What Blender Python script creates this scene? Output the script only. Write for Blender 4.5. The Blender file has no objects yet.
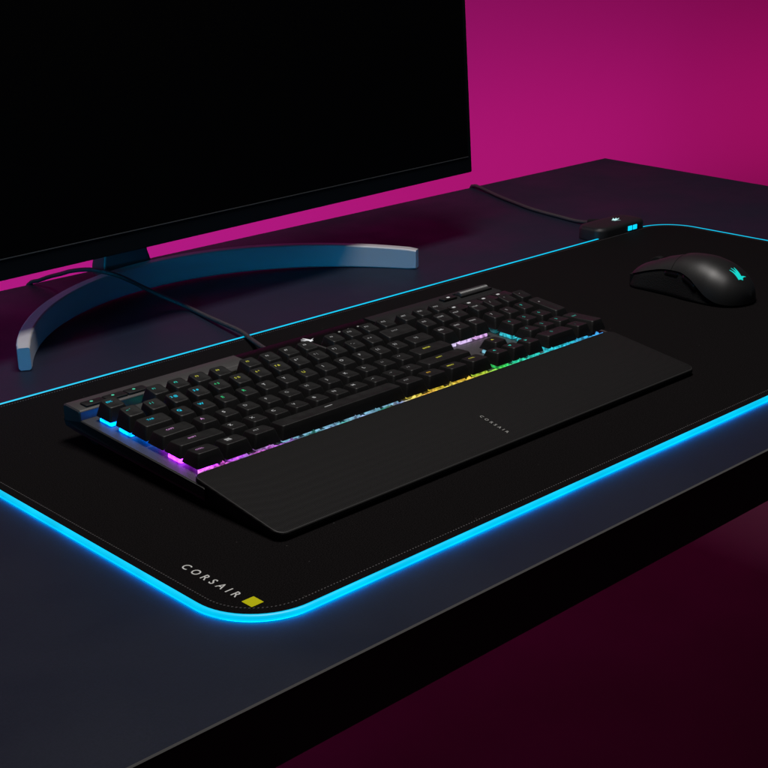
import bpy, bmesh, math, random
from mathutils import Vector, Matrix
random.seed(7)
S = 0.001                       # everything below is written in millimetres
sc = bpy.context.scene
COL = sc.collection

# ------------------------------------------------------------------ materials
def mat(name, base=(0.5, 0.5, 0.5), rough=0.5, metal=0.0, spec=0.5, emit=None, es=0.0, ior=1.5):
    m = bpy.data.materials.new(name); m.use_nodes = True
    b = m.node_tree.nodes['Principled BSDF']
    b.inputs['Base Color'].default_value = (*base, 1)
    b.inputs['Roughness'].default_value = rough
    b.inputs['Metallic'].default_value = metal
    b.inputs['Specular IOR Level'].default_value = spec
    b.inputs['IOR'].default_value = ior
    if emit:
        b.inputs['Emission Color'].default_value = (*emit, 1)
        b.inputs['Emission Strength'].default_value = es
    return m

def noise_bump(m, scale, strength, dist=0.0002, detail=3, kind='noise', rough_var=None, col_var=None, stretch=None):
    nt = m.node_tree; N = nt.nodes; L = nt.links; b = N['Principled BSDF']
    tc = N.new('ShaderNodeTexCoord'); mp = N.new('ShaderNodeMapping')
    L.new(tc.outputs['Object'], mp.inputs['Vector'])
    if stretch: mp.inputs['Scale'].default_value = stretch
    if kind == 'noise':
        t = N.new('ShaderNodeTexNoise'); t.inputs['Scale'].default_value = scale; t.inputs['Detail'].default_value = detail; out = t.outputs['Fac']
    else:
        t = N.new('ShaderNodeTexVoronoi'); t.inputs['Randomness'].default_value = .0 if kind == 'grid' else 1.0; t.inputs['Scale'].default_value = scale; out = t.outputs['Distance']
    L.new(mp.outputs['Vector'], t.inputs['Vector'])
    if strength:
        bu = N.new('ShaderNodeBump'); bu.inputs['Strength'].default_value = strength; bu.inputs['Distance'].default_value = dist
        L.new(out, bu.inputs['Height']); L.new(bu.outputs['Normal'], b.inputs['Normal'])
    if rough_var:
        t2 = N.new('ShaderNodeTexNoise'); t2.inputs['Scale'].default_value = rough_var[2]; t2.inputs['Detail'].default_value = 6
        L.new(mp.outputs['Vector'], t2.inputs['Vector'])
        mr = N.new('ShaderNodeMapRange'); mr.inputs['From Min'].default_value = .3; mr.inputs['From Max'].default_value = .7
        mr.inputs['To Min'].default_value = rough_var[0]; mr.inputs['To Max'].default_value = rough_var[1]
        L.new(t2.outputs['Fac'], mr.inputs['Value']); L.new(mr.outputs['Result'], b.inputs['Roughness'])
    if col_var:
        r = N.new('ShaderNodeValToRGB'); r.color_ramp.elements[0].position = col_var[2]; r.color_ramp.elements[1].position = col_var[3]
        r.color_ramp.elements[0].color = (*col_var[0], 1); r.color_ramp.elements[1].color = (*col_var[1], 1)
        L.new(out, r.inputs['Fac']); L.new(r.outputs['Color'], b.inputs['Base Color'])
    return m

def emission_var(m, scale, lo, hi, base=1.0):
    nt = m.node_tree; N = nt.nodes; L = nt.links; b = N['Principled BSDF']
    g = N.new('ShaderNodeNewGeometry'); t = N.new('ShaderNodeTexNoise'); t.inputs['Scale'].default_value = scale; t.inputs['Detail'].default_value = 2
    L.new(g.outputs['Position'], t.inputs['Vector'])
    mr = N.new('ShaderNodeMapRange'); mr.inputs['From Min'].default_value = .35; mr.inputs['From Max'].default_value = .65
    mr.inputs['To Min'].default_value = lo * base; mr.inputs['To Max'].default_value = hi * base
    L.new(t.outputs['Fac'], mr.inputs['Value']); L.new(mr.outputs['Result'], b.inputs['Emission Strength']); return m

M = {}
M['wall'] = noise_bump(mat('magenta lit wall', (0.46, 0.022, 0.25), 0.85, spec=.2), 90, .15, .0008, rough_var=(.8, .9, 5))  # magenta of the light on the wall put into the base colour
M['floor'] = noise_bump(mat('floor vinyl', (0.19, 0.05, 0.10), 0.6, spec=.3), 30, .1, .001, rough_var=(.5, .7, 4))
M['desk'] = noise_bump(mat('desk laminate', (0.0135, 0.0165, 0.0285), 0.46, spec=.16), 900, .12, .00015, rough_var=(.38, .56, 9), col_var=((0.0115, 0.0150, 0.0285), (0.0148, 0.0188, 0.0350), .3, .7))
M['desk_edge'] = mat('desk edge band', (0.006, 0.006, 0.006), 0.6, spec=.25)
M['desk_chamfer'] = mat('lit desk edge bevel', (0.15, 0.147, 0.145), 0.4, spec=.4)  # highlight along the desk edge, put into the bevel's paler colour
M['leg'] = noise_bump(mat('desk leg steel', (0.02, 0.02, 0.022), 0.45, .3), 300, .1)
M['fabric'] = noise_bump(mat('mat fabric', (0.014, 0.0125, 0.013), 0.95, spec=.02), 1500, .5, .0003, kind='noise', detail=2,
                         col_var=((0.0030, 0.0027, 0.0028), (0.0160, 0.0140, 0.0144), .34, .70))
# lint on the cloth
_m = M['fabric']; _N = _m.node_tree.nodes; _L = _m.node_tree.links; _b = _N['Principled BSDF']
_v = _N.new('ShaderNodeTexVoronoi'); _v.inputs['Scale'].default_value = 75; _tc = _N.new('ShaderNodeTexCoord'); _L.new(_tc.outputs['Object'], _v.inputs['Vector'])
_r = _N.new('ShaderNodeMapRange'); _r.inputs['From Min'].default_value = .022; _r.inputs['From Max'].default_value = .045; _r.inputs['To Min'].default_value = .55; _r.inputs['To Max'].default_value = 0
_L.new(_v.outputs['Distance'], _r.inputs['Value'])
_x = _N.new('ShaderNodeMix'); _x.data_type = 'RGBA'; _L.new(_r.outputs['Result'], _x.inputs['Factor'])
_L.new(_b.inputs['Base Color'].links[0].from_socket, _x.inputs['A']); _x.inputs['B'].default_value = (.09, .085, .08, 1); _L.new(_x.outputs['Result'], _b.inputs['Base Color'])
M['rubber'] = mat('black rubber', (0.01, 0.01, 0.01), 0.8, spec=.2)
M['thread'] = mat('grey thread', (0.10, 0.09, 0.09), 0.8)
M['tube'] = mat('light strip core', (0.0, 0.1, 0.12), 0.4, emit=(0.0, 0.58, 0.92), es=1.0)
M['tube_base'] = mat('light strip underside boost', (0.0, 0.02, 0.05), 0.5, emit=(0.0, 5.5, 13), es=1.0)
M['tube_side'] = mat('light strip side', (0.0, 0.1, 0.12), 0.4, emit=(0.0, 0.74, 5.0), es=1.0)
for k_ in ('tube', 'tube_side', 'tube_base'): emission_var(M[k_], 22, .88, 1.10)
M['white_ink'] = mat('white print', (0.72, 0.72, 0.7), 0.6)
M['grey_ink'] = mat('silver print', (0.42, 0.42, 0.4), 0.5)
M['yellow_ink'] = mat('yellow tab', (0.68, 0.66, 0.008), 0.8, spec=.05)
M['case'] = noise_bump(mat('case plastic', (0.015, 0.015, 0.0155), 0.5, spec=.4), 1400, .25, .0002)
M['alu'] = noise_bump(mat('brushed gunmetal', (0.075, 0.073, 0.071), 0.42, .2), 260, .25, .00012, stretch=(1, 14, 14), rough_var=(.34, .48, 60))
M['panel'] = noise_bump(mat('gunmetal panel', (0.085, 0.082, 0.080), 0.5, .3), 260, .22, .00012, stretch=(1, 14, 14), rough_var=(.38, .5, 60))
M['gloss'] = mat('glossy black plastic', (0.004, 0.004, 0.004), 0.35, spec=.08)
M['cap'] = noise_bump(mat('keycap plastic', (0.010, 0.0098, 0.0098), 0.5, spec=.42), 2200, .35, .00012, rough_var=(.42, .54, 120))
M['roller'] = mat('ribbed metal roller', (0.10, 0.10, 0.10), 0.4, .6)
M['rest'] = noise_bump(mat('wrist rest soft skin', (0.0060, 0.0055, 0.0055), 0.7, spec=.22), 800, .9, .0005, kind='grid')
M['rest_lit_edge'] = mat('wrist rest lit edge', (0.045, 0.044, 0.043), 0.5)  # lit line along the pad edge, put in as a lighter colour
M['rest_base'] = mat('wrist rest base', (0.009, 0.009, 0.009), 0.5, spec=.35)
M['mouse'] = noise_bump(mat('mouse matte shell', (0.010, 0.010, 0.010), 0.47, spec=.75), 2600, .2, .0001)
M['mouse_side'] = noise_bump(mat('mouse side rubber', (0.008, 0.008, 0.008), 0.62, spec=.25), 900, .6, .0003, kind='voronoi')
M['side_gloss'] = mat('glossy side button', (0.006, 0.006, 0.006), 0.22, spec=.7)
M['mouse_seam'] = mat('seam', (0.003, 0.003, 0.003), 0.9, spec=.1)
M['screen'] = noise_bump(mat('screen off', (0.0015, 0.0015, 0.0017), 0.35, spec=.12), 40, 0)
M['bezel'] = mat('monitor bezel', (0.0032, 0.0045, 0.006), 0.5, spec=.2)
M['bezel_lit_lip'] = mat('lit bezel lip', (0.12, 0.12, 0.12), 0.4, .4)  # gleam on the lip under the screen, put into a paler colour
M['steel'] = noise_bump(mat('satin aluminium', (0.55, 0.55, 0.56), 0.45, .25, spec=.3), 500, .08, .0001, rough_var=(.45, .56, 25))
M['neck'] = mat('stand neck', (0.10, 0.09, 0.09), 0.45, .4)
M['cable'] = noise_bump(mat('braided cable', (0.045, 0.043, 0.042), 0.5, spec=.6), 900, .8, .0006, kind='voronoi')

def glow(name, c, s, base=(0.02, 0.02, 0.02)):
    return mat(name, base, 0.35, emit=c, es=s)
_g = {}
def glowc(c, s):
    k = tuple(round(v, 2) for v in c) + (round(s, 2),)
    if k not in _g: _g[k] = glow('led light', c, s) if s != .999 else None
    return _g[k]

_s = {}
def switch_mat(c, s):
    k = tuple(round(v, 2) for v in c) + (round(s, 2),)
    if k not in _s: _s[k] = emission_var(glow('switch light', c, s), 230, .3, 1.3, s)
    return _s[k]
# ------------------------------------------------------------------ mesh helpers
def link(o, parent=None):
    COL.objects.link(o)
    if parent: o.parent = parent
    return o

def origin(o):
    v = Vector((0, 0, 0))
    while o is not None: v += o.location; o = o.parent
    return v

def obj(name, bm, m, parent=None, smooth=True, recalc=True, world=True, angle=None):
    """bm in mm, world coordinates; becomes ONE mesh object whose origin is its parent's."""
    off = origin(parent) if (parent and world) else Vector((0, 0, 0))
    if recalc: bmesh.ops.recalc_face_normals(bm, faces=bm.faces)
    me = bpy.data.meshes.new(name)
    for v in bm.verts: v.co = v.co * S - off
    for f in bm.faces: f.smooth = smooth
    if smooth and angle is not None:
        for e in bm.edges:
            if len(e.link_faces) == 2 and e.calc_face_angle(0) > math.radians(angle): e.smooth = False
    bm.to_mesh(me); bm.free()
    for x in (m if isinstance(m, (list, tuple)) else [m]): me.materials.append(x)
    return link(bpy.data.objects.new(name, me), parent)

def thing(name, label, cat, loc=(0, 0, 0), group=None):
    o = bpy.data.objects.new(name, None); o.empty_display_size = .02; COL.objects.link(o)
    o.location = Vector(loc) * S; o['label'] = label; o['category'] = cat
    if group: o['group'] = group
    return o

def rrect(w, d, r, n=4, cx=0, cy=0):
    r = min(r, w / 2 - 1e-3, d / 2 - 1e-3); P = []
    for (sx, sy, a0) in ((1, 1, 0), (-1, 1, 90), (-1, -1, 180), (1, -1, 270)):
        for i in range(n + 1):
            a = math.radians(a0 + 90 * i / n)
            P.append((cx + sx * (w / 2 - r) + r * math.cos(a), cy + sy * (d / 2 - r) + r * math.sin(a)))
    return P

def loft(bm, rings, cap0=True, cap1=True, mi=0, close=True):
    vs = [[bm.verts.new(p) for p in R] for R in rings]
    n = len(vs[0]); fs = []
    for a, b in zip(vs, vs[1:]):
        for i in range(n if close else n - 1):
            j = (i + 1) % n
            fs.append(bm.faces.new((a[i], a[j], b[j], b[i])))
    if cap0: fs.append(bm.faces.new(vs[0][::-1]))
    if cap1: fs.append(bm.faces.new(vs[-1]))
    for f in fs: f.material_index = mi
    return vs

def slab(bm, P, z0, z1, bev=0.0, mi=0, zf0=None, zf1=None):
    """prism over outline P; optional bevel ring top & bottom; zf: height as function of (x,y)"""
    cx = sum(p[0] for p in P) / len(P); cy = sum(p[1] for p in P) / len(P)
    def ins(k):
        out = []; n = len(P)
        for i in range(n):
            a, b, c = P[i - 1], P[i], P[(i + 1) % n]
            t = Vector((c[0] - a[0], c[1] - a[1])); t.normalize()
            out.append((b[0] - t.y * k, b[1] + t.x * k))
        return out
    area = sum(P[i - 1][0] * P[i][1] - P[i][0] * P[i - 1][1] for i in range(len(P)))
    k = bev if area > 0 else -bev
    lo = zf0 or (lambda x, y: z0); hi = zf1 or (lambda x, y: z1)
    R = []
    if bev:
        I = ins(k); I2 = ins(k * .3)
        R.append([(x, y, lo(x, y)) for x, y in I])
        R.append([(x, y, lo(x, y) + bev) for x, y in P])
        R.append([(x, y, hi(x, y) - bev) for x, y in P])
        R.append([(x, y, hi(x, y) - bev * .3) for x, y in I2])
        R.append([(x, y, hi(x, y)) for x, y in I])
    else:
        R.append([(x, y, lo(x, y)) for x, y in P]); R.append([(x, y, hi(x, y)) for x, y in P])
    return loft(bm, R, mi=mi)

def box(bm, x0, x1, y0, y1, z0, z1, bev=0, mi=0, r=None):
    if r is None: r = max(bev, .01)
    P = rrect(x1 - x0, y1 - y0, r, 3, (x0 + x1) / 2, (y0 + y1) / 2) if r > .02 else [(x1, y1), (x0, y1), (x0, y0), (x1, y0)]
    return slab(bm, P, z0, z1, bev, mi)

def catmull(P, sub=10, closed=False):
    P = [Vector(p) for p in P]; out = []; n = len(P)
    for i in range(n if closed else n - 1):
        g = (lambda k: P[k % n]) if closed else (lambda k: P[max(0, min(n - 1, k))])
        a, b, c, d = g(i - 1), g(i), g(i + 1), g(i + 2)
        for s in range(sub):
            t = s / sub
            out.append(.5 * ((2 * b) + (c - a) * t + (2 * a - 5 * b + 4 * c - d) * t * t + (3 * b - a - 3 * c + d) * t ** 3))
    if not closed: out.append(P[-1])
    return out

def tube(bm, pts, r, seg=10, closed=False, mi=0, prof=None):
    pts = [Vector(p) for p in pts]; n = len(pts); rings = []
    for i, p in enumerate(pts):
        a = pts[(i - 1) % n] if (closed or i) else pts[0]; b = pts[(i + 1) % n] if (closed or i < n - 1) else pts[-1]
        t = (b - a).normalized(); s = t.cross(Vector((0, 0, 1)))
        s = s.normalized() if s.length > 1e-4 else Vector((1, 0, 0)); u = s.cross(t)
        if prof: rings.append([p + s * q[0] + u * q[1] for q in prof])
        else: rings.append([p + s * (r * math.cos(2 * math.pi * k / seg)) + u * (r * math.sin(2 * math.pi * k / seg)) for k in range(seg)])
    if closed: rings.append(rings[0])
    loft(bm, rings, cap0=not closed, cap1=not closed, mi=mi)
    if closed: bmesh.ops.remove_doubles(bm, verts=bm.verts, dist=1e-5)

FONTC = {}
def text_mesh(s, size, track=1.0, bold=0.0, extr=0.0):
    """mesh of flat lettering centred on 0,0 in mm"""
    c = bpy.data.curves.new('lettering', 'FONT'); c.body = s; c.size = size; c.space_character = track
    c.offset = bold; c.align_x = 'CENTER'; c.align_y = 'CENTER'; c.resolution_u = 3; c.extrude = extr
    o = bpy.data.objects.new('tmp', c); COL.objects.link(o)
    dg = bpy.context.evaluated_depsgraph_get(); me = bpy.data.meshes.new_from_object(o.evaluated_get(dg))
    bpy.data.objects.remove(o); bpy.data.curves.remove(c)
    return me

def text_bm(s, size, mtx, **k):
    me = text_mesh(s, size, **k); bm = bmesh.new(); bm.from_mesh(me); bpy.data.meshes.remove(me)
    bm.transform(mtx); return bm

# sail emblem in a unit square, as thin curved blades
def blade(p0, p1, p2, w0, w1, n=8):
    L_, R_ = [], []
    p0, p1, p2 = Vector(p0), Vector(p1), Vector(p2)
    for i in range(n + 1):
        t = i / n; q = (1 - t) ** 2 * p0 + 2 * t * (1 - t) * p1 + t * t * p2
        d = (2 * (1 - t) * (p1 - p0) + 2 * t * (p2 - p1)).normalized(); nn = Vector((-d.y, d.x))
        w = (w0 * (1 - t) + w1 * t) * 1.0
        L_.append(q + nn * w); R_.append(q - nn * w)
    return L_, R_
def emblem_bm(place):
    bm = bmesh.new()
    for b in (blade((.02, -.50), (-.24, -.02), (-.50, .14), .11, .02),
              blade((.06, -.48), (-.08, .12), (-.36, .38), .12, .02),
              blade((.12, -.46), (.02, .16), (-.14, .52), .13, .02),
              blade((.10, -.46), (.14, -.20), (.50, -.04), .12, .01)):
        l = [bm.verts.new(place(*p)) for p in b[0]]; r = [bm.verts.new(place(*p)) for p in b[1]]
        for i in range(len(l) - 1): bm.faces.new((l[i], l[i + 1], r[i + 1], r[i]))
    return bm

# ------------------------------------------------------------------ camera
C = Vector((-386.045, -515.804, 364.763))
yaw, pit, rol, f = 0.757746, 0.34165, -0.0133745, 1381.51
F = Vector((math.sin(yaw) * math.cos(pit), math.cos(yaw) * math.cos(pit), -math.sin(pit)))
R = Vector((math.cos(yaw), -math.sin(yaw), 0)); U = R.cross(F)
R2 = R * math.cos(rol) + U * math.sin(rol); U2 = U * math.cos(rol) - R * math.sin(rol)
cd = bpy.data.cameras.new('camera'); cam = bpy.data.objects.new('camera', cd); COL.objects.link(cam)
cd.sensor_width = 36; cd.lens = f / 768 * 36; cd.clip_start = .01; cd.clip_end = 60
mw = Matrix((R2, U2, -F)).transposed().to_4x4(); mw.translation = C * S
cam.matrix_world = mw; sc.camera = cam

# ------------------------------------------------------------------ setting
DZ = -4.0                        # desk surface; the mat's top is 0
bm = bmesh.new()
loft(bm, [[(-3000, 1520, -750), (5200, 1520, -750), (5200, 1520, 2400), (-3000, 1520, 2400)],
          [(-3000, 1600, -750), (5200, 1600, -750), (5200, 1600, 2400), (-3000, 1600, 2400)]])
o = obj('wall', bm, M['wall'], smooth=False); o['kind'] = 'structure'
bm = bmesh.new(); loft(bm, [[(-3000, -2500, -760), (5200, -2500, -760), (5200, 1519, -760), (-3000, 1519, -760)],
                            [(-3000, -2500, -750), (5200, -2500, -750), (5200, 1519, -750), (-3000, 1519, -750)]])
o = obj('floor', bm, M['floor'], smooth=False); o['kind'] = 'structure'

desk = thing('desk', 'dark navy desk with a square black edge, under everything else', 'desk', (400, 330, -750))
P = [(-900, -52.5), (1187, -52.5), (1231, 718), (-900, 704)]
def edged(P, k):   # inset polygon by k
    out = []; n = len(P)
    for i in range(n):
        a, b, c = Vector(P[i - 1]), Vector(P[i]), Vector(P[(i + 1) % n])
        d1 = (b - a).normalized(); d2 = (c - b).normalized(); nn = Vector((-d1.y - d2.y, d1.x + d2.x)).normalized()
        s = k / max(.2, nn.dot(Vector((-d1.y, d1.x)))); q = b + nn * s; out.append((q.x, q.y))
    return out
bm = bmesh.new(); Q = edged(P, .9)
vs = loft(bm, [[(x, y, -45) for x, y in P], [(x, y, DZ - .9) for x, y in P], [(x, y, DZ) for x, y in Q]])
for f_ in bm.faces:
    zs = [v.co.z for v in f_.verts]
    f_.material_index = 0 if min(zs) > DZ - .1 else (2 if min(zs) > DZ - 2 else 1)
obj('desktop', bm, [M['desk'], M['desk_edge'], M['desk_chamfer']], desk, smooth=False)
for (x, y) in ((-830, 20), (1120, 20), (-830, 640), (1140, 215)):
    bm = bmesh.new(); box(bm, x - 25, x + 25, y - 25, y + 25, -750, -45, 0, r=4); obj('leg', bm, M['leg'], desk, angle=30)

# ------------------------------------------------------------------ desk mat
MW, MH = 938.0, 407.0
mat_t = thing('desk_mat', 'large black cloth desk mat with a glowing cyan light strip round its edge', 'desk mat', (MW / 2, MH / 2, DZ))
RC = 44
out = rrect(MW, MH, RC, 16, MW / 2, MH / 2)
bm = bmesh.new(); P = rrect(MW - 2.4, MH - 2.4, RC - 1.2, 16, MW / 2, MH / 2)
slab(bm, P, DZ, 0, .7); obj('cloth', bm, M['fabric'], mat_t, angle=40)
# light strip: translucent tube, lower faces brightened to boost the glow on the desk
def rpath(w, h, r, z, n=16, step=14):
    Q = rrect(w, h, r, n, MW / 2, MH / 2); res = []
    for i in range(len(Q)):
        a, b = Vector((*Q[i], z)), Vector((*Q[(i + 1) % len(Q)], z)); k = max(1, int((b - a).length / step))
        for j in range(k): res.append(a.lerp(b, j / k))
    return res
bm = bmesh.new(); tube(bm, rpath(MW, MH, RC, -1.85), 2.1, 16, closed=True)
bmesh.ops.recalc_face_normals(bm, faces=bm.faces)
for f_ in bm.faces: f_.material_index = 1 if f_.normal.z < -.66 else (2 if f_.normal.z < .1 else 0)
obj('light_strip', bm, [M['tube'], M['tube_base'], M['tube_side']], mat_t)
# stitching
bm = bmesh.new()
for inset, ph in ((7.0, 0), ):
    pth = rpath(MW - 2 * inset, MH - 2 * inset, RC - inset, 0.12, 24, 2.3)
    acc = 0
    for i in range(0, len(pth)):
        a, b = pth[i], pth[(i + 1) % len(pth)]
        if (a - Vector((0, 0, 0))).length > 1500: continue
        d = (b - a).normalized(); s = Vector((-d.y, d.x, 0)); h = .32
        m_ = (a + b) / 2; l_ = min(.55, (b - a).length * .30)
        d2 = (d + s * .35).normalized(); s2 = Vector((-d2.y, d2.x, 0))
        q = [m_ - d2 * l_ - s2 * h, m_ + d2 * l_ - s2 * h, m_ + d2 * l_ + s2 * h, m_ - d2 * l_ + s2 * h]
        top = [v + Vector((0, 0, .22)) for v in q]
        vv = [bm.verts.new(v) for v in top]; vb = [bm.verts.new(v - Vector((0, 0, .4))) for v in q]
        bm.faces.new(vv)
        for k in range(4): bm.faces.new((vb[k], vb[(k + 1) % 4], vv[(k + 1) % 4], vv[k]))
obj('stitching', bm, M['thread'], mat_t, smooth=False)
# lettering runs along the short edge, tops towards +x
rot = Matrix.Rotation(math.radians(-90), 4, 'Z')
bm = text_bm('CORSAIR', 8.0, Matrix.Translation((21.6, 60.0, .12)) @ rot, track=1.78, bold=.08)
bmesh.ops.scale(bm, vec=(1, 1, 1), verts=bm.verts)
obj('lettering', bm, M['white_ink'], mat_t, smooth=False, recalc=False)
bm = bmesh.new(); box(bm, 18.5, 27.0, 18.6, 27.6, -.2, .35, 0, r=.3); obj('corner_tab', bm, M['yellow_ink'], mat_t, smooth=False)
# control hub sits on the far long edge
bm = bmesh.new(); HX, HY, HW, HD = 857.0, 419.5, 84.0, 38.0
Pp = [(1.0, 0, -3.2), (1, 0, 7.2), (.985, 0, 8.6), (.95, 0, 9.8), (.90, 0, 10.6), (.80, 0, 11.1), (.55, 0, 11.4)]
rings = []
for k, _, z in Pp:
    rings.append([(x, y, z) for x, y in rrect(HW * k if k > .9 else HW - (1 - k) * HD * 1.2, HD - (1 - k) * HD * 1.0, 12 * k, 8, HX, HY)])
loft(bm, rings); hub = obj('control_hub', bm, M['case'], mat_t, angle=50)
bm = emblem_bm(lambda u, v: (HX + 10 + v * 14, HY + 1 - u * 13, 11.75)); obj('emblem', bm, glow('hub emblem light', (.55, .95, .95), .9), hub, smooth=False)
for dx in (5.5, 14.5):
    bm = bmesh.new(); box(bm, HX + dx, HX + dx + 7.0, HY - HD / 2 - .8, HY - HD / 2 + 1, 2.2, 7.4, .3)
    obj('button', bm, glow('hub button light', (0.0, .62, .95), 1.2), hub, angle=30)
hc = catmull([(862, 436, 6.5), (868, 452, 4), (872, 468, 0), (874.5, 486, -1.6), (879, 512, -1.8), (883.5, 540, -1.8), (890, 569, -1.8), (902, 603, -1.8), (916, 641, -1.8),
              (929, 671, -1.6), (938, 696, -.5), (944, 712, -1.5), (946, 720, -10), (946, 724, -60), (946, 726, -300)], 8)
bm = bmesh.new(); tube(bm, hc, 2.2, 10); obj('hub_cable', bm, M['cable'], mat_t)
bm = bmesh.new(); tube(bm, catmull([(861, 432, 6.5), (866, 447, 4.8), (871, 462, 1.6)], 5), 3.2, 10); obj('strain_relief', bm, M['rubber'], mat_t)

# ------------------------------------------------------------------ keyboard
KX, KY, PU, PV = 87.0, 268.4, 18.8, 19.05
def plate_z(y): return 14 + (y - 146) * .045
KB = thing('keyboard', 'black mechanical keyboard with rainbow lit keys, on the desk mat', 'keyboard', (300, 225, 0))
XL, XR, YF, YB = 78.5, KX + 22.5 * PU + 4.0, 141.0, 306.0
# case: lofted left to right, profile in y/z
def case_profile(inset):
    a = inset
    return [(YF + a, 5.2 + a * .6), (YF + a, plate_z(YF) - a * .2 - .6), (YF + .8 + a, plate_z(YF) - a * .2), (278, plate_z(278) - a * .2), (284, plate_z(284) - a * .2),
            (304.5 - a, 18.5), (306 - a, 16), (304 - a, 12.2 + a * .5), (292, 10.8 + a * .5)]
bm = bmesh.new(); R_ = []
for x, a in ((XL + .9, 2.0), (XL + .2, .7), (XL, 0), (XR, 0), (XR - .0 + .01, 0), (XR + .8, 1.2)):
    R_.append([(x, y, z - .35) for y, z in case_profile(a)])
R_ = [[(XL + .9, y, z) for y, z in [(q[1], q[2]) for q in R_[0]]]] + R_[1:]
loft(bm, R_); obj('case', bm, M['case'], KB, angle=35)
for (x, y, z0, z1) in ((100, 284, 0, 11), (490, 284, 0, 11), (100, 152, 0, 5.6), (490, 152, 0, 5.6)):
    bm = bmesh.new(); box(bm, x - 12, x + 12, y - 5, y + 5, z0, z1, .5); obj('foot', bm, M['rubber'], KB, angle=30)
# plate
bm = bmesh.new(); loft(bm, [[(XL + .8, YF + .8, plate_z(YF) - .8), (XR - .8, YF + .8, plate_z(YF) - .8), (XR - .8, 284, plate_z(284) - .8), (XL + .8, 284, plate_z(284) - .8)],
                            [(XL + .8, YF + .8, plate_z(YF) - .1), (XR - .8, YF + .8, plate_z(YF) - .1), (XR - .8, 284, plate_z(284) - .1), (XL + .8, 284, plate_z(284) - .1)],
                            [(XL + 1.2, YF + 1.2, plate_z(YF) + .12), (XR - 1.2, YF + 1.2, plate_z(YF) + .12), (XR - 1.2, 283.5, plate_z(284) + .12), (XL + 1.2, 283.5, plate_z(284) + .12)]])
obj('plate', bm, M['alu'], KB, smooth=False)
# raised rear deck: left metal panel, glossy centre, right metal panel
def deck(x0, x1, m, name, zt=27.4, lend=0, rend=0):
    bm = bmesh.new()
    prof = [(284, plate_z(284) - 1), (284, zt - 1.2), (284.5, zt - .5), (285.6, zt), (303.5, zt + .7), (305.4, zt - .1), (306, zt - 1.6), (305.6, 15.5)]
    prof2 = [(y + (0.9 if y < 290 else -.9), z - (.9 if z > 22 else 0)) for y, z in prof]
    R_ = []
    if lend: R_.append([(x0 + .0, y, z) for y, z in prof2]); R_.append([(x0 + .9, y, z) for y, z in prof])
    else: R_.append([(x0, y, z) for y, z in prof])
    if rend: R_.append([(x1 - .9, y, z) for y, z in prof]); R_.append([(x1, y, z) for y, z in prof2])
    else: R_.append([(x1, y, z) for y, z in prof])
    loft(bm, R_); return obj(name, bm, m, KB, angle=35)
deck(XL, 228.8, M['panel'], 'rear_deck', lend=1)
deck(229.1, 366.7, M['gloss'], 'glossy_deck', zt=27.0)
deck(367, XR, M['case'], 'rear_deck', rend=1)
# a low sill joins the deck to the function row
for (x0, x1, m) in ((138, 228.8, M['panel']), (229.1, 366.7, M['gloss']), (367, XR, M['case'])):
    bm = bmesh.new(); loft(bm, [[(x, 279.6, plate_z(280) - 1), (x, 279.6, 25.6), (x, 280.3, 26.4), (x, 284.2, 27.2), (x, 284.2, 18)] for x in (x0, x1)]); obj('sill', bm, m, KB, smooth=False)
for (k, cx_) in enumerate((93.6, 111.4, 129.2)):
    bm = bmesh.new(); slab(bm, rrect(17.2, 9.4, 1.2, 3, cx_ + 1.0, 291.2), 27.2, 28.9, .45)
    b = obj('button', bm, M['cap'], KB, angle=35)
    bm = bmesh.new(); slab(bm, rrect(2.2, 2.2, 1.0, 4, cx_, 292.2), 28.8, 29.02, 0); obj('indicator', bm, glow('button light', (.10, .80, .50), .75), b, smooth=False)
bm = emblem_bm(lambda u, v: (295 + u * 12 + v * 2, 292.5 + v * 11, 28.05)); obj('emblem', bm, glow('emblem light', (.85, .86, .88), .85), KB, smooth=False)
for cx_ in (328.3, 338.7, 349.1):
    bm = bmesh.new(); slab(bm, rrect(1.9, 1.9, .9, 4, cx_, 291.5), 27.3, 27.62, 0); obj('status_light', bm, glow('status light', (.75, .75, .72), .35), KB, smooth=False)
# ribs in the function-key gaps
bm = bmesh.new(); box(bm, 287.6, 290.2, 262, 281, plate_z(270), 29.5, .6); obj('rib', bm, M['roller'], KB, angle=30)
# mute button, volume roller, media keys
bm = bmesh.new(); slab(bm, rrect(17, 7.5, 1.2, 3, 457.5, 292.5), 27.4, 29.6, .5); mb = obj('mute_button', bm, M['cap'], KB, angle=35)
bm = bmesh.new(); slab(bm, rrect(3.2, 2.2, .6, 3, 457.5, 292.5), 29.5, 29.72, 0); obj('indicator', bm, glow('mute light', (.8, .8, .8), .8), mb, smooth=False)
bm = bmesh.new()
box(bm, 469, 509, 287.3, 289.0, 27.2, 29.4, .4); box(bm, 469, 509, 297.0, 298.4, 27.2, 29.4, .4); hs = obj('roller_housing', bm, M['case'], KB, angle=35)
bm = bmesh.new(); R_ = []
for i in range(115):
    x = 471 + i * .32; r = 4.3 - (.35 if i % 4 in (0, 1) else 0)
    if i in (0, 114): r = 3.4
    R_.append([(x, 293 + r * math.cos(a * math.pi / 9), 27.4 + r * math.sin(a * math.pi / 9)) for a in range(18)])
loft(bm, R_); obj('volume_roller', bm, M['roller'], KB, angle=60)

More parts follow.
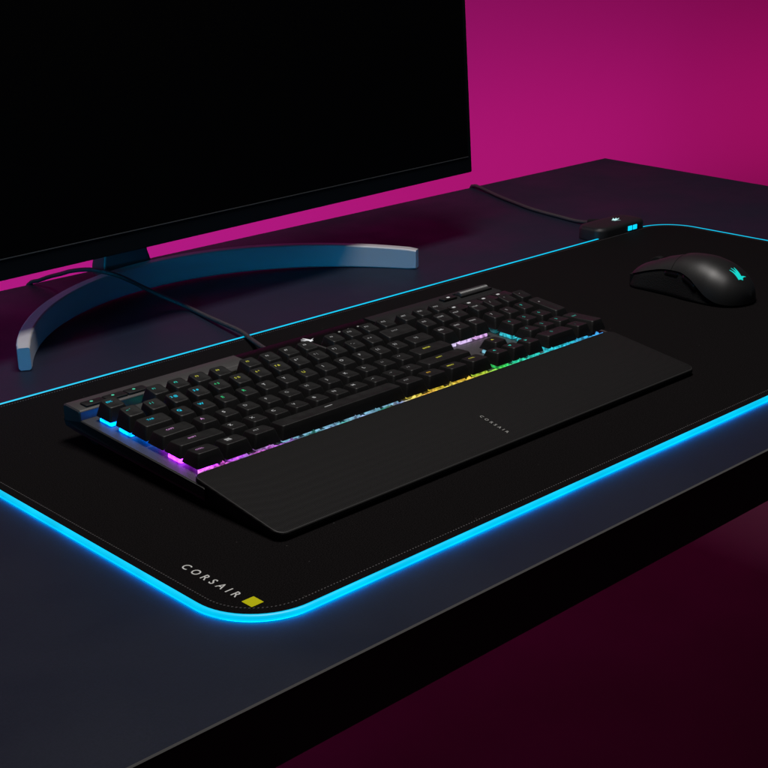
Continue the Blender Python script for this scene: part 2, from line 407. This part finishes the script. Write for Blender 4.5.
# keycaps
HGT = {'F': 10.2, 'N': 11.4, 'Q': 9.4, 'A': 8.2, 'Z': 7.4, 'S': 8.8}
TLT = {'F': 7, 'N': 8, 'Q': 3.5, 'A': -1, 'Z': -5, 'S': -6}
ROWY = {'F': KY, 'N': KY - 1.25 * PV, 'Q': KY - 2.25 * PV, 'A': KY - 3.25 * PV, 'Z': KY - 4.25 * PV, 'S': KY - 5.25 * PV}
def cap_mesh(w, d, row):
    W, D, H = w * PU - .95, d * PV - .95, HGT[row]; t = math.tan(math.radians(TLT[row]))
    bm = bmesh.new(); rings = []
    tw, td = W - 6.0, D - 5.2; off = 1.0 if row in 'FNQ' else .3
    for k, z, r in ((0, 0, .9), (.04, .5, 1.0), (.5, .55 * H, 1.5), (.86, .93 * H, 1.8), (.95, .985 * H, 1.9), (1.06, 1.0 * H, 2.0), (1.25, .998 * H, 2.0), (1.9, .985 * H, 1.9), (2.7, .972 * H, 1.2)):
        ww = W + (tw - W) * k; dd = D + (td - D) * k; oy = off * min(k, 1)
        R_ = []
        for x, y in rrect(max(ww, 1.5), max(dd, 1.5), r, 3, 0, 0):
            zz = z + (t * y if k >= .86 else t * y * (k / .86) * .9 if k > .3 else 0)
            if k > 1.06 and d < 1.5: zz -= 0
            R_.append((x, y + oy, zz))
        rings.append(R_)
    loft(bm, rings, cap0=False)
    # hollow underside
    return bm, t, H, off
def sw_bm(w, d, row):
    bm = bmesh.new()
    span = [0] if w < 2 else ([-.62 * PU, 0, .62 * PU] if w < 3 else [k * PU * .98 for k in (-2.6, -1.6, -.6, .45, 1.5, 2.5)])
    for sx in span:
        loft(bm, [[(x, y, z) for x, y in rrect(ww, ww, 1, 2, sx, 0)] for ww, z in ((14.8, -4.2), (14.6, -2.6 if row == 'S' else -2.2), (12.6, -1.2 if row == 'S' else -.4), (10.0, .6))])
    return bm

CY, TE, GR, YE, WH, PK, BL, OR = (0, .62, .85), (0.02, .62, .5), (.03, .62, .22), (.58, .56, .05), (.58, .58, .58), (.62, .28, .62), (.03, .42, .85), (.8, .45, .03)
keys = []   # legend, u centre, row, w, depth, legend colour, switch colour, switch strength
def sw_color(u, row):
    if row == 'S':
        T = [(0, (5, .3, 10)), (1, (2.2, .28, 4)), (2.6, (.75, .2, .9)), (3.6, (.6, .45, .9)), (5.2, (.1, .6, .5)), (6.4, (.35, .55, .95)), (7.6, (.1, .6, .5)), (9.0, (.3, .5, .95)), (10.2, (.9, .75, .1)), (11.9, (.95, .7, .05)), (13.1, (.9, .55, .05)), (14.3, (.55, .8, .05)), (15.7, (.05, .85, .15)), (16.9, (.03, .8, .5)), (19, (.03, .75, .8)), (21, (.05, .55, .95)), (22.5, (.05, .4, .95))]
    elif row in 'FN':
        T = [(0, (0, 1.1, 8)), (1.1, (0, 1.5, 5.0)), (1.4, (0, 1.2, 1.0)), (4, (0, 1.2, .9)), (4.5, (.1, .6, .35)), (5.6, (.7, .65, .08)), (9, (.6, .6, .4)), (11, (.6, .6, .6)), (15, (.5, .5, .6)), (18, (.3, .6, .6)), (22.5, (0, .5, .6))]
    elif row == 'Q':
        T = [(0, (0, 1.1, 8)), (1.2, (0, 1.1, 6)), (3, (0, .55, .8)), (5, (.05, .7, .3)), (8, (.6, .6, .3)), (13, (.6, .6, .6)), (15, (.6, .55, .8)), (17.2, (.72, .5, .9)), (18.1, (.75, .35, .85)), (19, (.05, .7, .8)), (22.5, (0, .6, .7))]
    else:
        T = [(0, (3.5, .25, 10.0)), (1.3, (4.5, .28, 10.0)), (2, (.45, .15, .9)), (4, (.5, .3, .7)), (8, (.5, .5, .6)), (12, (.6, .55, .15)), (15, (.5, .45, .7)), (18, (.05, .7, .8)), (22.5, (0, .55, .8))]
    for (a, ca), (b, cb) in zip(T, T[1:]):
        if u <= b:
            t = max(0, min(1, (u - a) / (b - a))); return tuple(ca[i] * (1 - t) + cb[i] * t for i in range(3))
    return T[-1][1]
def row_keys(row, u0, items, lc):
    u = u0
    for it in items:
        if isinstance(it, (int, float)): u += it; continue
        s, w = it if isinstance(it, tuple) else (it, 1)
        keys.append([s, u + w / 2, row, w, 1, lc(u + w / 2, s)]); u += w
fl = lambda u, s: CY if s == 'ESC' else (TE if u < 4.2 else (YE if u < 8 else WH))
row_keys('F', 0, ['ESC', 1, 'F1', 'F2', 'F3', 'F4', .5, 'F5', 'F6', 'F7', 'F8', .5, 'F9', 'F10', 'F11', 'F12', .25, 'PRT', 'SCR', 'PAU'], fl)
nl = lambda u, s: TE if u < 2 else (CY if u < 4 else GR if u < 5 else YE if u < 8 else WH)
row_keys('N', 0, ['~ `', '1 !', '2 @', '3 #', '4 $', '5 %', '6 ^', '7 &', '8 *', '9 (', '0 )', '- _', '= +', ('BACK', 2), .25, 'INS', 'HOME', 'PGUP', .25, 'NUM', '/', '*', '-'], nl)
ql = lambda u, s: CY if u < 3.4 else (GR if u < 5.3 else YE if s == 'U' else TE if s == '9' else WH)
row_keys('Q', 0, [('TAB', 1.5), 'Q', 'W', 'E', 'R', 'T', 'Y', 'U', 'I', 'O', 'P', '[ {', '] }', ('\\ |', 1.5), .25, 'DEL', 'END', 'PGDN', .25, '7', '8', '9'], ql)
al = lambda u, s: PK if u < 2.3 else (TE if u > 18 else YE if s == 'ENTER' else WH)
row_keys('A', 0, [('CAPS', 1.75), 'A', 'S', 'D', 'F', 'G', 'H', 'J', 'K', 'L', '; :', '\' "', ('ENTER', 2.25), 3.5, '4', '5', '6'], al)
zl = lambda u, s: (PK if u < 2 else TE if u > 18 else YE if u > 12 else WH)
row_keys('Z', 0, [('SHIFT', 2.25), 'Z', 'X', 'C', 'V', 'B', 'N', 'M', ', <', '. >', '/ ?', ('SHIFT', 2.75), 1.25, '^', 1.25, '1', '2', '3'], zl)
sl = lambda u, s: PK if u < 1.3 else (WH if u < 11 else TE if u > 15 else OR if u < 12.5 else YE)
row_keys('S', 0, [('CTRL', 1.25), ('WIN', 1.25), ('ALT', 1.25), ('-', 6.25), ('ALT', 1.25), ('FN', 1.25), ('MENU', 1.25), ('CTRL', 1.25), .25, '<', 'v', '>', .25, ('0', 2), '.'], sl)
keys.append(['+', 22, 'Q2', 1, 2, WH]); keys.append(['ENT', 22, 'Z2', 1, 2, TE])
# four media keys sit flatter above the number pad
caps = {}; sws = {}
slope = math.atan(.045)
for s, u, row, w, d, lc in keys:
    y = ROWY[row[0]] - (.5 * PV if d == 2 else 0); rw = {'Q2': 'Q', 'Z2': 'Z'}.get(row, row)
    key_id = (w, d, rw)
    if key_id not in caps:
        bm, t, H, off = cap_mesh(w, d, rw)
        bmesh.ops.recalc_face_normals(bm, faces=bm.faces); me = bpy.data.meshes.new('key')
        for v in bm.verts: v.co *= S
        for f_ in bm.faces: f_.smooth = True
        bm.to_mesh(me); bm.free(); me.materials.append(M['cap']); caps[key_id] = (me, t, H, off)
    me, t, H, off = caps[key_id]
    k = bpy.data.objects.new('key', me); link(k, KB)
    X = KX + u * PU
    k.location = Vector((X + random.uniform(-.1, .1), y, plate_z(y) + (3.0 if rw == 'S' else 3.9) + random.uniform(-.12, .12))) * S - origin(KB)
    k.rotation_euler = (slope + math.radians(random.uniform(-.5, .5)), math.radians(random.uniform(-.6, .6)), math.radians(random.uniform(-.4, .4)))
    # legend
    one = len(s) == 1
    size = 4.1 if one else (3.1 if len(s) == 3 and s[1] == ' ' else 2.8 if len(s) <= 3 else 2.5)
    if s == '-' and w > 6: size = 12
    yy = off + (1.6 if d == 1 else 7)
    tm = Matrix.Translation((-1.6 if w < 1.5 else -1.2 * w, yy, H * (.988) + t * (yy - off) + .10)) @ Matrix.Rotation(math.atan(t), 4, 'X')
    if s in ('^', '<', '>', 'v') and row in ('Z', 'S'):
        a = {'^': 0, '<': 90, 'v': 180, '>': 270}[s]
        bm = bmesh.new(); q = [(-1.5, -1.1, 0), (1.5, -1.1, 0), (0, 1.5, 0)]; bm.faces.new([bm.verts.new(p) for p in q])
        bm.transform(tm @ Matrix.Rotation(math.radians(a), 4, 'Z'))
    elif s == '-' and w > 6:
        bm = bmesh.new(); q = [(-3.5, -.45, 0), (3.5, -.45, 0), (3.5, .45, 0), (-3.5, .45, 0)]; bm.faces.new([bm.verts.new(p) for p in q]); bm.transform(tm)
    elif s == 'WIN':
        bm = bmesh.new()
        for a in (-1.1, 1.1):
            for b in (-1.1, 1.1): bm.faces.new([bm.verts.new((a + i, b + j, 0)) for i, j in ((-.95, -.95), (.95, -.95), (.95, .95), (-.95, .95))])
        bm.transform(tm)
    else:
        bm = text_bm(s, size, tm, bold=.06, track=1.05)
    st = {0: .75}.get(0)
    if lc is WH: st = random.uniform(.4, 1.0)
    else: st = random.uniform(.8, 1.15)
    if u > 9 and rw in 'FN': st *= .7
    if u > 18: st *= .6
    obj('legend', bm, glowc(lc, round(st, 1)), k, smooth=False, recalc=False, world=False)
    # switch
    ss = .12
    if u < 1.2: ss = 1.0
    if rw == 'Z' and u < 1.2: ss = .8
    if rw == 'S': ss = 1.0
    if rw == 'Q' and 15 < u < 18.2: ss = 1.1
    if u > 18.4 and u < 19.5 and rw in 'AZ': ss = .9
    if rw == 'F' and 1.5 < u < 6: ss = .8
    if rw == 'Z' and 15.5 < u < 17.5: ss = .8
    bm = sw_bm(w if d == 1 else 1, d, rw)
    me2 = obj('switch', bm, switch_mat(sw_color(u, rw), ss * (.8 if rw == 'S' else 1)), k, world=False, angle=30)
for i in range(4):
    X = KX + (19 + i) * PU; y = 266.5
    bm = bmesh.new(); slab(bm, rrect(17.4, 13, 1.4, 3, X, y), plate_z(y), 29.2, .6); mk = obj('media_key', bm, M['cap'], KB, angle=35)
    bm = bmesh.new(); slab(bm, rrect(3.2, 2.2, .5, 2, X - 4.5, y + 2.2), 29.1, 29.4, 0); obj('legend', bm, glowc(WH, .9), mk, smooth=False)
# key light spill under the front row, put in as an added glowing strip
bm = bmesh.new(); y0, y1 = 157.2, 160.2
XX = [KX + 1 + i * 1.5 for i in range(int((22.5 * PU - 3) / 1.5))]
R_ = []
for i, x in enumerate(XX):
    h = .6 + .8 * random.random() + (2.4 if i % 13 == 0 else 0)
    R_.append([(x, y0 + random.uniform(-.3, .3), plate_z(y0) + .1), (x, y0 + .4, plate_z(y0) + h), (x, y1, plate_z(y0) + h + .3), (x, y1, plate_z(y0) + .1)])
loft(bm, R_)
m = mat('front spill glow', (.02, .02, .02), .4); nt = m.node_tree; N = nt.nodes; L = nt.links; b = N['Principled BSDF']
tc = N.new('ShaderNodeTexCoord'); sx = N.new('ShaderNodeSeparateXYZ'); mr = N.new('ShaderNodeMapRange'); cr = N.new('ShaderNodeValToRGB')
L.new(tc.outputs['Object'], sx.inputs[0]); L.new(sx.outputs['X'], mr.inputs['Value'])
mr.inputs['From Min'].default_value = (KX - 300) * S; mr.inputs['From Max'].default_value = (KX + 22.5 * PU - 300) * S
stops = [(0, (.95, .3, .95)), (.04, (.85, .12, .75)), (.09, (.30, .12, .55)), (.12, (.75, .15, .75)), (.165, (.5, .15, .8)), (.20, (.10, .14, .25)), (.235, (.05, .35, .30)), (.27, (.3, .5, .85)), (.30, (.05, .4, .33)), (.335, (.4, .55, .95)),
         (.37, (.12, .3, .4)), (.39, (.03, .35, .25)), (.41, (.10, .10, .02)), (.43, (.3, .45, .95)), (.455, (.9, .75, .15)), (.50, (.95, .50, .06)), (.54, (.95, .8, .1)), (.60, (.85, .55, .06)), (.65, (.55, .8, .06)), (.69, (.06, .85, .1)), (.74, (.03, .75, .45)), (.80, (.03, .7, .7)), (.87, (.03, .65, .9)), (1, (.06, .35, .95))]
while len(cr.color_ramp.elements) < len(stops): cr.color_ramp.elements.new(.5)
for e, (p, c) in zip(cr.color_ramp.elements, stops): e.position = p
for e, (p, c) in zip(cr.color_ramp.elements, stops): e.color = (*c, 1)
L.new(mr.outputs['Result'], cr.inputs['Fac']); L.new(cr.outputs['Color'], b.inputs['Emission Color'])
nz = N.new('ShaderNodeTexNoise'); nz.inputs['Scale'].default_value = 260; nz.inputs['Detail'].default_value = 2; L.new(tc.outputs['Object'], nz.inputs['Vector'])
m2 = N.new('ShaderNodeMapRange'); m2.inputs['From Min'].default_value = .36; m2.inputs['From Max'].default_value = .64; m2.inputs['To Min'].default_value = .25; m2.inputs['To Max'].default_value = 1.3
L.new(nz.outputs['Fac'], m2.inputs['Value']); L.new(m2.outputs['Result'], b.inputs['Emission Strength'])
obj('spill_glow_strip', bm, m, KB, smooth=False)
# keyboard cable: over the monitor foot and down behind the desk
kc = catmull([(268, 302, 19), (276, 318, 17), (290, 345, 11), (308, 380, 4.5), (322, 415, 2), (329, 450, .5), (336, 486, -1.2), (341, 515, -1.6), (339, 532, 1), (332, 548, 6), (319, 557, 15), (304, 560, 25),
              (294, 566, 31), (287, 576, 33.5), (283, 588, 34), (281, 604, 31.5), (281, 626, 26), (286, 654, 17), (290, 680, 9), (288, 700, 1.5), (285, 712, -3), (283, 717, -16), (283, 718, -80), (283, 720, -300)], 8)
bm = bmesh.new(); tube(bm, kc, 2.1, 10); obj('cable', bm, M['cable'], KB)

# ------------------------------------------------------------------ wrist rest
WR = thing('wrist_rest', 'long padded black wrist rest lying against the keyboard front', 'wrist rest', (295, 105, 0))
x0, x1, ya, yb = 79.5, 509.0, 68.5, 155.5
def wz(y):
    t = (y - ya) / (yb - ya); return 5.4 + 12.6 * t + 2.6 * math.sin(math.pi * min(1, t * 1.0)) * .9
Pw = rrect(x1 - x0, yb - ya, 7, 6, (x0 + x1) / 2, (ya + yb) / 2)
def ins_r(k, r=7): return rrect(x1 - x0 - 2 * k, yb - ya - 2 * k, max(r - k, 1), 6, (x0 + x1) / 2, (ya + yb) / 2)
def zed(P, dz): return [(x, y, wz(y) + dz) for x, y in P]
bm = bmesh.new(); rings = [zed(ins_r(0), -3.2), zed(ins_r(0), -1.3), zed(ins_r(.35), -.5), zed(ins_r(.9), -.15), zed(ins_r(1.6), 0)]
for k in (6, 12, 20, 30, 42): rings.append(zed(rrect(x1 - x0 - 2 * k, yb - ya - 2 * k, 2, 6, (x0 + x1) / 2, (ya + yb) / 2), 0))
vs = loft(bm, rings)
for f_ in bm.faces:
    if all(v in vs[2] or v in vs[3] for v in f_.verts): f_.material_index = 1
obj('pad', bm, [M['rest'], M['rest_lit_edge']], WR, angle=60)
bm = bmesh.new(); loft(bm, [[(x, y, 0.1) for x, y in ins_r(2.5)], [(x, y, .9) for x, y in ins_r(1.1)], [(x, y, wz(y) - 3.25) for x, y in ins_r(.8)]]); obj('base', bm, M['rest_base'], WR, angle=40)
sl_ = math.atan2(wz(100) - wz(80), 20)
tmx = Matrix.Translation((294.5, 91.0, wz(91.0) + .22)) @ Matrix.Rotation(sl_, 4, 'X') @ Matrix.Rotation(math.radians(-90), 4, 'Z')
bm = text_bm('CORSAIR', 3.9, tmx, track=1.95, bold=.05); obj('lettering', bm, M['grey_ink'], WR, smooth=False, recalc=False)

# ------------------------------------------------------------------ mouse
MS = thing('mouse', 'matte black wireless mouse with a cyan emblem, right of the keyboard', 'mouse', (706, 205, 0))
MX0, MY0, MY1 = 706.5, 143.0, 266.0
def lerp_t(T, t):
    """monotone cubic through the table"""
    n = len(T); t = min(max(t, T[0][0]), T[-1][0])
    sec = [(T[i + 1][1] - T[i][1]) / (T[i + 1][0] - T[i][0]) for i in range(n - 1)]
    tan = [sec[0]] + [0 if a * b <= 0 else 2 * a * b / (a + b) for a, b in zip(sec, sec[1:])] + [sec[-1]]
    for i in range(n - 1):
        a, va = T[i]; b, vb = T[i + 1]
        if t <= b:
            h = b - a; q = (t - a) / h
            return (2 * q ** 3 - 3 * q * q + 1) * va + (q ** 3 - 2 * q * q + q) * h * tan[i] + (-2 * q ** 3 + 3 * q * q) * vb + (q ** 3 - q * q) * h * tan[i + 1]
    return T[-1][1]
def m_half(t): return lerp_t([(0, 0.0), (.02, 11), (.06, 19.5), (.14, 27), (.28, 31.5), (.42, 31.8), (.6, 29.3), (.78, 29.0), (.9, 29.3), (.96, 27.5), (.99, 24), (1, 21)], t)
def m_top(t): return lerp_t([(0, 9), (.02, 15), (.07, 22.5), (.15, 30), (.27, 36), (.40, 38.6), (.52, 38.0), (.68, 33.5), (.84, 26.5), (.95, 20.5), (1, 16)], t)
def m_split(t): return lerp_t([(0, 2.0), (.08, 2.5), (.16, 4.0), (.24, 8.5), (.33, 16), (.42, 22.5), (.52, 25.2), (.66, 24.2), (.82, 19.5), (.95, 14.0), (1, 12)], t)
def m_pt(t, a, push=0.0):
    """a: 0..pi over the top from right (+x) to left"""
    w, h = m_half(t), m_top(t); c, s = math.cos(a), math.sin(a)
    e = 2 / 2.5
    x = math.copysign(abs(c) ** e, c) * (w + push) ; z = 1.2 + (abs(s) ** (2 / 2.15)) * (h - 1.2 + push)
    return Vector((MX0 + x, MY0 + t * (MY1 - MY0), z))
def a_split(t):
    zt = m_split(t); lo, hi = 0.0, math.pi / 2
    for _ in range(30):
        mid = (lo + hi) / 2
        if m_pt(t, mid).z < zt: lo = mid
        else: hi = mid
    return lo
TS = [0.0005, .004, .01, .02, .035, .055] + [.08 + i * .023 for i in range(39)] + [.965, .978, .988, .995, 1.0]
TS = sorted(TS); TS = [t for t in TS if t <= 1]
bm = bmesh.new(); R_ = []
for t in TS:
    a0 = a_split(t); n = 32; ring = [m_pt(t, a0 + (math.pi - 2 * a0) * i / n) for i in range(n + 1)]
    ring = [m_pt(t, a0, -1.8)] + ring + [m_pt(t, math.pi - a0, -1.8)]
    R_.append(ring)
loft(bm, R_, close=False, cap0=False, cap1=False)
# nose: fold the front down
last = [v for v in bm.verts][-len(R_[-1]):]
lo_ = [bm.verts.new((v.co.x * .97 + MX0 * .03, v.co.y + .4 - (16 - v.co.z) * .10, max(3.0, v.co.z - 5))) for v in last]
for i in range(len(last) - 1): bm.faces.new((last[i], last[i + 1], lo_[i + 1], lo_[i]))
obj('shell', bm, M['mouse'], MS, angle=50)
for sgn in (0, 1):
    bm = bmesh.new(); R_ = []
    for t in TS:
        a0 = a_split(t); ring = []
        for i in range(9):
            q = i / 8; a = a0 * (1 - q) + a0 * .0 * q
            p = m_pt(t, a if sgn == 0 else math.pi - a, -1.5); p.x = MX0 + (p.x - MX0) * (1 - .05 * math.sin(q * math.pi) - .03 * q)
            ring.append(p)
        q = ring[-1].copy(); q.z = .3; q.x = MX0 + (q.x - MX0) * .97; ring.append(q)
        R_.append(ring)
    loft(bm, R_, close=False, cap0=False, cap1=False); obj('side_panel', bm, M['mouse_side'], MS)
bm = bmesh.new(); Pb = [(MX0 + m_half(t) * .9, MY0 + 1 + t * (MY1 - MY0 - 2)) for t in TS] + [(MX0 - m_half(t) * .9, MY0 + 1 + t * (MY1 - MY0 - 2)) for t in TS[::-1]]
slab(bm, Pb, 0.05, 1.4); obj('base', bm, M['case'], MS, smooth=False)
bm = bmesh.new(); Pn = rrect(46, 5, 2, 4, MX0, MY1 - 3.2); slab(bm, Pn, 1, 12.5, 0); obj('nose', bm, M['mouse_side'], MS, angle=40)
# seams between the main buttons and the palm shell
def seam(pts, r=.38):
    bm = bmesh.new(); tube(bm, pts, r, 6); return bm
n = 40; pts = []
ts = .60
for i in range(n + 1):
    a0 = a_split(ts); a = a0 + (math.pi - 2 * a0) * i / n; pts.append(m_pt(ts, a, -.18))
obj('seam', seam(pts), M['mouse_seam'], MS)
pts = [m_pt(ts + (1 - ts) * i / 30, math.pi / 2, -.18) for i in range(31)]
obj('seam', seam(pts, .6), M['mouse_seam'], MS)
# wheel
bm = bmesh.new(); pc = m_pt(.845, math.pi / 2); R_ = []
for i, x in enumerate([-3.6, -3.3, -2.6, -2.4, -1.2, -1.0, 0.0, 0.2, 1.2, 1.4, 2.6, 3.3, 3.6]):
    r = [8.4, 9.6, 10, 9.6, 9.6, 10, 10, 9.6, 9.6, 10, 10, 9.6, 8.4][i]
    R_.append([(pc.x + x, pc.y + r * math.cos(k * math.pi / 18), pc.z - 7.8 + r * math.sin(k * math.pi / 18)) for k in range(36)])
loft(bm, R_); obj('scroll_wheel', bm, M['rubber'], MS, angle=40)
bm = bmesh.new(); box(bm, pc.x - 5.0, pc.x + 5.0, pc.y - 11.5, pc.y + 12, pc.z - 14, pc.z - .1, 0, r=4); 
for v in bm.verts:
    if v.co.z > pc.z - 5: v.co.z = m_pt((v.co.y - MY0) / (MY1 - MY0), math.pi / 2).z - .35 + .5
obj('wheel_well', bm, M['mouse_seam'], MS, smooth=False)
# side buttons
for t0, t1 in ((.34, .50), (.515, .68)):
    bm = bmesh.new(); R_ = []
    for i in range(13):
        t = t0 + (t1 - t0) * i / 12; e = min(1, min(i, 12 - i) / 1.5); a0 = a_split(t)
        zt = m_split(t) - 1.4; zb = zt - 5.2 * (.75 + .25 * e); x = m_pt(t, math.pi - a0, -1.5).x
        y = MY0 + t * (MY1 - MY0)
        R_.append([(x + 2.5, y, zt), (x - 1.2 * e + .3, y, zt - .2), (x - 1.9 * e + .6, y, zt - 1.4), (x - 2.0 * e + .2, y, zb + 1), (x - 1.0 * e - .1, y, zb), (x + 2.5, y, zb - .2)])
    loft(bm, R_); obj('side_button', bm, M['side_gloss'], MS, angle=60)
# emblem on the palm
def on_palm(u, v):
    t = .145 + v * .085 * 1.0; a = math.pi / 2 + .06
    w = 8.5
    # u across x, v along y (tops of the sails point forward); follow the surface
    x = u * w - 1.0; tt = .125 + v * .125
    lo, hi = .2, math.pi - .2
    for _ in range(30):
        mid = (lo + hi) / 2
        if m_pt(tt, mid, .25).x - MX0 > x: lo = mid
        else: hi = mid
    return m_pt(tt, lo, .28)
_c, _s2 = math.cos(math.radians(-33)), math.sin(math.radians(-33))
bm = emblem_bm(lambda u, v: on_palm((u * _c - v * _s2) * 1.9, (u * _s2 * 1.3 + v * _c) * .78)); obj('emblem', bm, glow('mouse emblem light', (.0, .80, .72), .85), MS, smooth=False)

# ------------------------------------------------------------------ monitor
MO = thing('monitor', 'large switched-off black monitor on a curved silver foot', 'monitor', (370, 470, DZ))
# panel frame: pivot at bottom right corner; yawed a little, tilted forward a little
ax = Vector((733, 520, 72)); lx = Vector((math.cos(math.radians(2.7)), math.sin(math.radians(2.7)), .004)).normalized()
tl = math.radians(3.4); up = Vector((0, math.sin(tl), math.cos(tl))); up = (up - lx * up.dot(lx)).normalized(); nrm = lx.cross(up)   # nrm points back? (+y side flipped below)
back = up.cross(lx) * -1
back = -nrm if nrm.y < 0 else nrm
back = Vector((nrm.x, nrm.y, nrm.z)) if nrm.y > 0 else -nrm
def mp(a, b, c): return ax - lx * a + up * b + back * c       # a: leftwards, b: up, c: away
W_, H_ = 716, 440
def pslab(bm, a0, a1, b0, b1, c0, c1, r, bev):
    t = bmesh.new(); slab(t, rrect(a1 - a0, b1 - b0, r, 5, (a0 + a1) / 2, (b0 + b1) / 2), c0, c1, bev)
    me = bpy.data.meshes.new('t'); t.to_mesh(me); t.free(); base = len(bm.verts); bm.from_mesh(me); bpy.data.meshes.remove(me); bm.verts.ensure_lookup_table()
    for v in bm.verts[base:]: v.co = mp(*v.co)
bm = bmesh.new(); pslab(bm, 0, W_, 0, H_, 0, 9, 1.5, .8); obj('housing', bm, M['bezel'], MO, angle=35)
bm = bmesh.new(); pslab(bm, 120, W_ - 120, 40, H_ - 50, 8.5, 42, 12, 6); obj('rear_cover', bm, M['bezel'], MO, angle=40)
bm = bmesh.new(); pslab(bm, 6.5, W_ - 6.5, 18.2, H_ - 6.5, -.5, .4, .3, 0); obj('screen', bm, M['screen'], MO, smooth=False)
bm = bmesh.new(); pslab(bm, 6.5, W_ - 6.5, 17.3, 18.0, -.9, .3, .1, 0); obj('bezel_lit_line', bm, M['bezel_lit_lip'], MO, smooth=False)
# neck
bm = bmesh.new(); NX = 340
loft(bm, [[(x, y, z) for x, y in rrect(w, d, 3, 4, cx_, cy_)] for w, d, z, cx_, cy_ in ((56, 26, 16, NX, 627), (54, 24, 26, NX, 627), (50, 22, 34, NX, 627), (50, 20, 110, NX, 627), (50, 20, 300, NX, 627))])
obj('neck', bm, M['neck'], MO, angle=40)
bm = bmesh.new(); box(bm, 300, 380, 545, 640, 250, 320, 3); obj('pivot_housing', bm, M['neck'], MO, angle=40)
# crescent foot
bm = bmesh.new(); R_ = []; CXF, CYF, RI, TH = 370.0, 347.5, 254.5, 11.5
NF = 64; th0 = math.radians(28.6)
for i in range(NF + 1):
    q = i / NF; a = math.pi - th0 + (2 * th0 - math.pi) * q; s_ = math.sin(math.pi * q)
    ca, sa = math.cos(a), math.sin(a); zt = 17.0 + 7.0 * s_ ** 1.0; zb = DZ + 3.0 * max(0, s_ - .2); b = 1.3
    prof = [(0, zb + b), (0, zt - b), (b * .4, zt - b * .35), (b, zt), (TH - b, zt), (TH - b * .4, zt - b * .35), (TH, zt - b), (TH, zb + b), (TH - b, zb), (b, zb)]
    if i in (0, NF): prof = [(p + (1.0 if p < TH / 2 else -1.0) * .8, z + (.8 if z < 5 else -.8)) for p, z in prof]
    R_.append([(CXF + (RI + p) * ca, CYF + (RI + p) * sa, z) for p, z in prof])
# round the very ends slightly
for i, dy in ((0, 1), (NF, -1)):
    pass
loft(bm, R_); obj('stand_foot', bm, M['steel'], MO, angle=18)

# ------------------------------------------------------------------ light
def area(name, loc, target, size, size_y, power, color):
    l = bpy.data.lights.new(name, 'AREA'); l.shape = 'RECTANGLE'; l.size = size; l.size_y = size_y; l.energy = power; l.color = color
    o = bpy.data.objects.new(name, l); COL.objects.link(o); o.location = Vector(loc)
    o.rotation_euler = (Vector(target) - Vector(loc)).to_track_quat('-Z', 'Y').to_euler(); return o
area('softbox', (.35, .26, 1.40), (.35, .26, 0), .5, .4, 13.5, (1.0, .96, .93))
o = area('blue_fill', (-.60, .38, .24), (.40, .56, .01), .3, .15, .12, (.0, .48, 1.0)); o.data.spread = math.radians(32)  # added fill that tints the monitor foot blue, no real source there
for nm, x, pw, c in (('magenta_lamp', .85, 2.5, (1.0, .25, .92)), ('rose_lamp', 2.0, 2.4, (1.0, .2, .70)), ('red_lamp', 3.2, 2.0, (1.0, .17, .58))):
    o = area(nm, (x, .86, -.66), (x, 1.52, -.05), 1.15, .1, pw, c); o.data.spread = math.radians(85)
w = bpy.data.worlds.new('World'); sc.world = w; w.use_nodes = True
w.node_tree.nodes['Background'].inputs['Color'].default_value = (.35, .40, .60, 1); w.node_tree.nodes['Background'].inputs['Strength'].default_value = .02

sc.view_settings.view_transform = 'Standard'; sc.view_settings.look = 'None'; sc.view_settings.exposure = 0; sc.view_settings.gamma = 1
sc.render.engine = 'CYCLES'; sc.cycles.use_denoising = True; sc.cycles.max_bounces = 6; sc.cycles.sample_clamp_indirect = 4
sc.cycles.use_light_tree = True
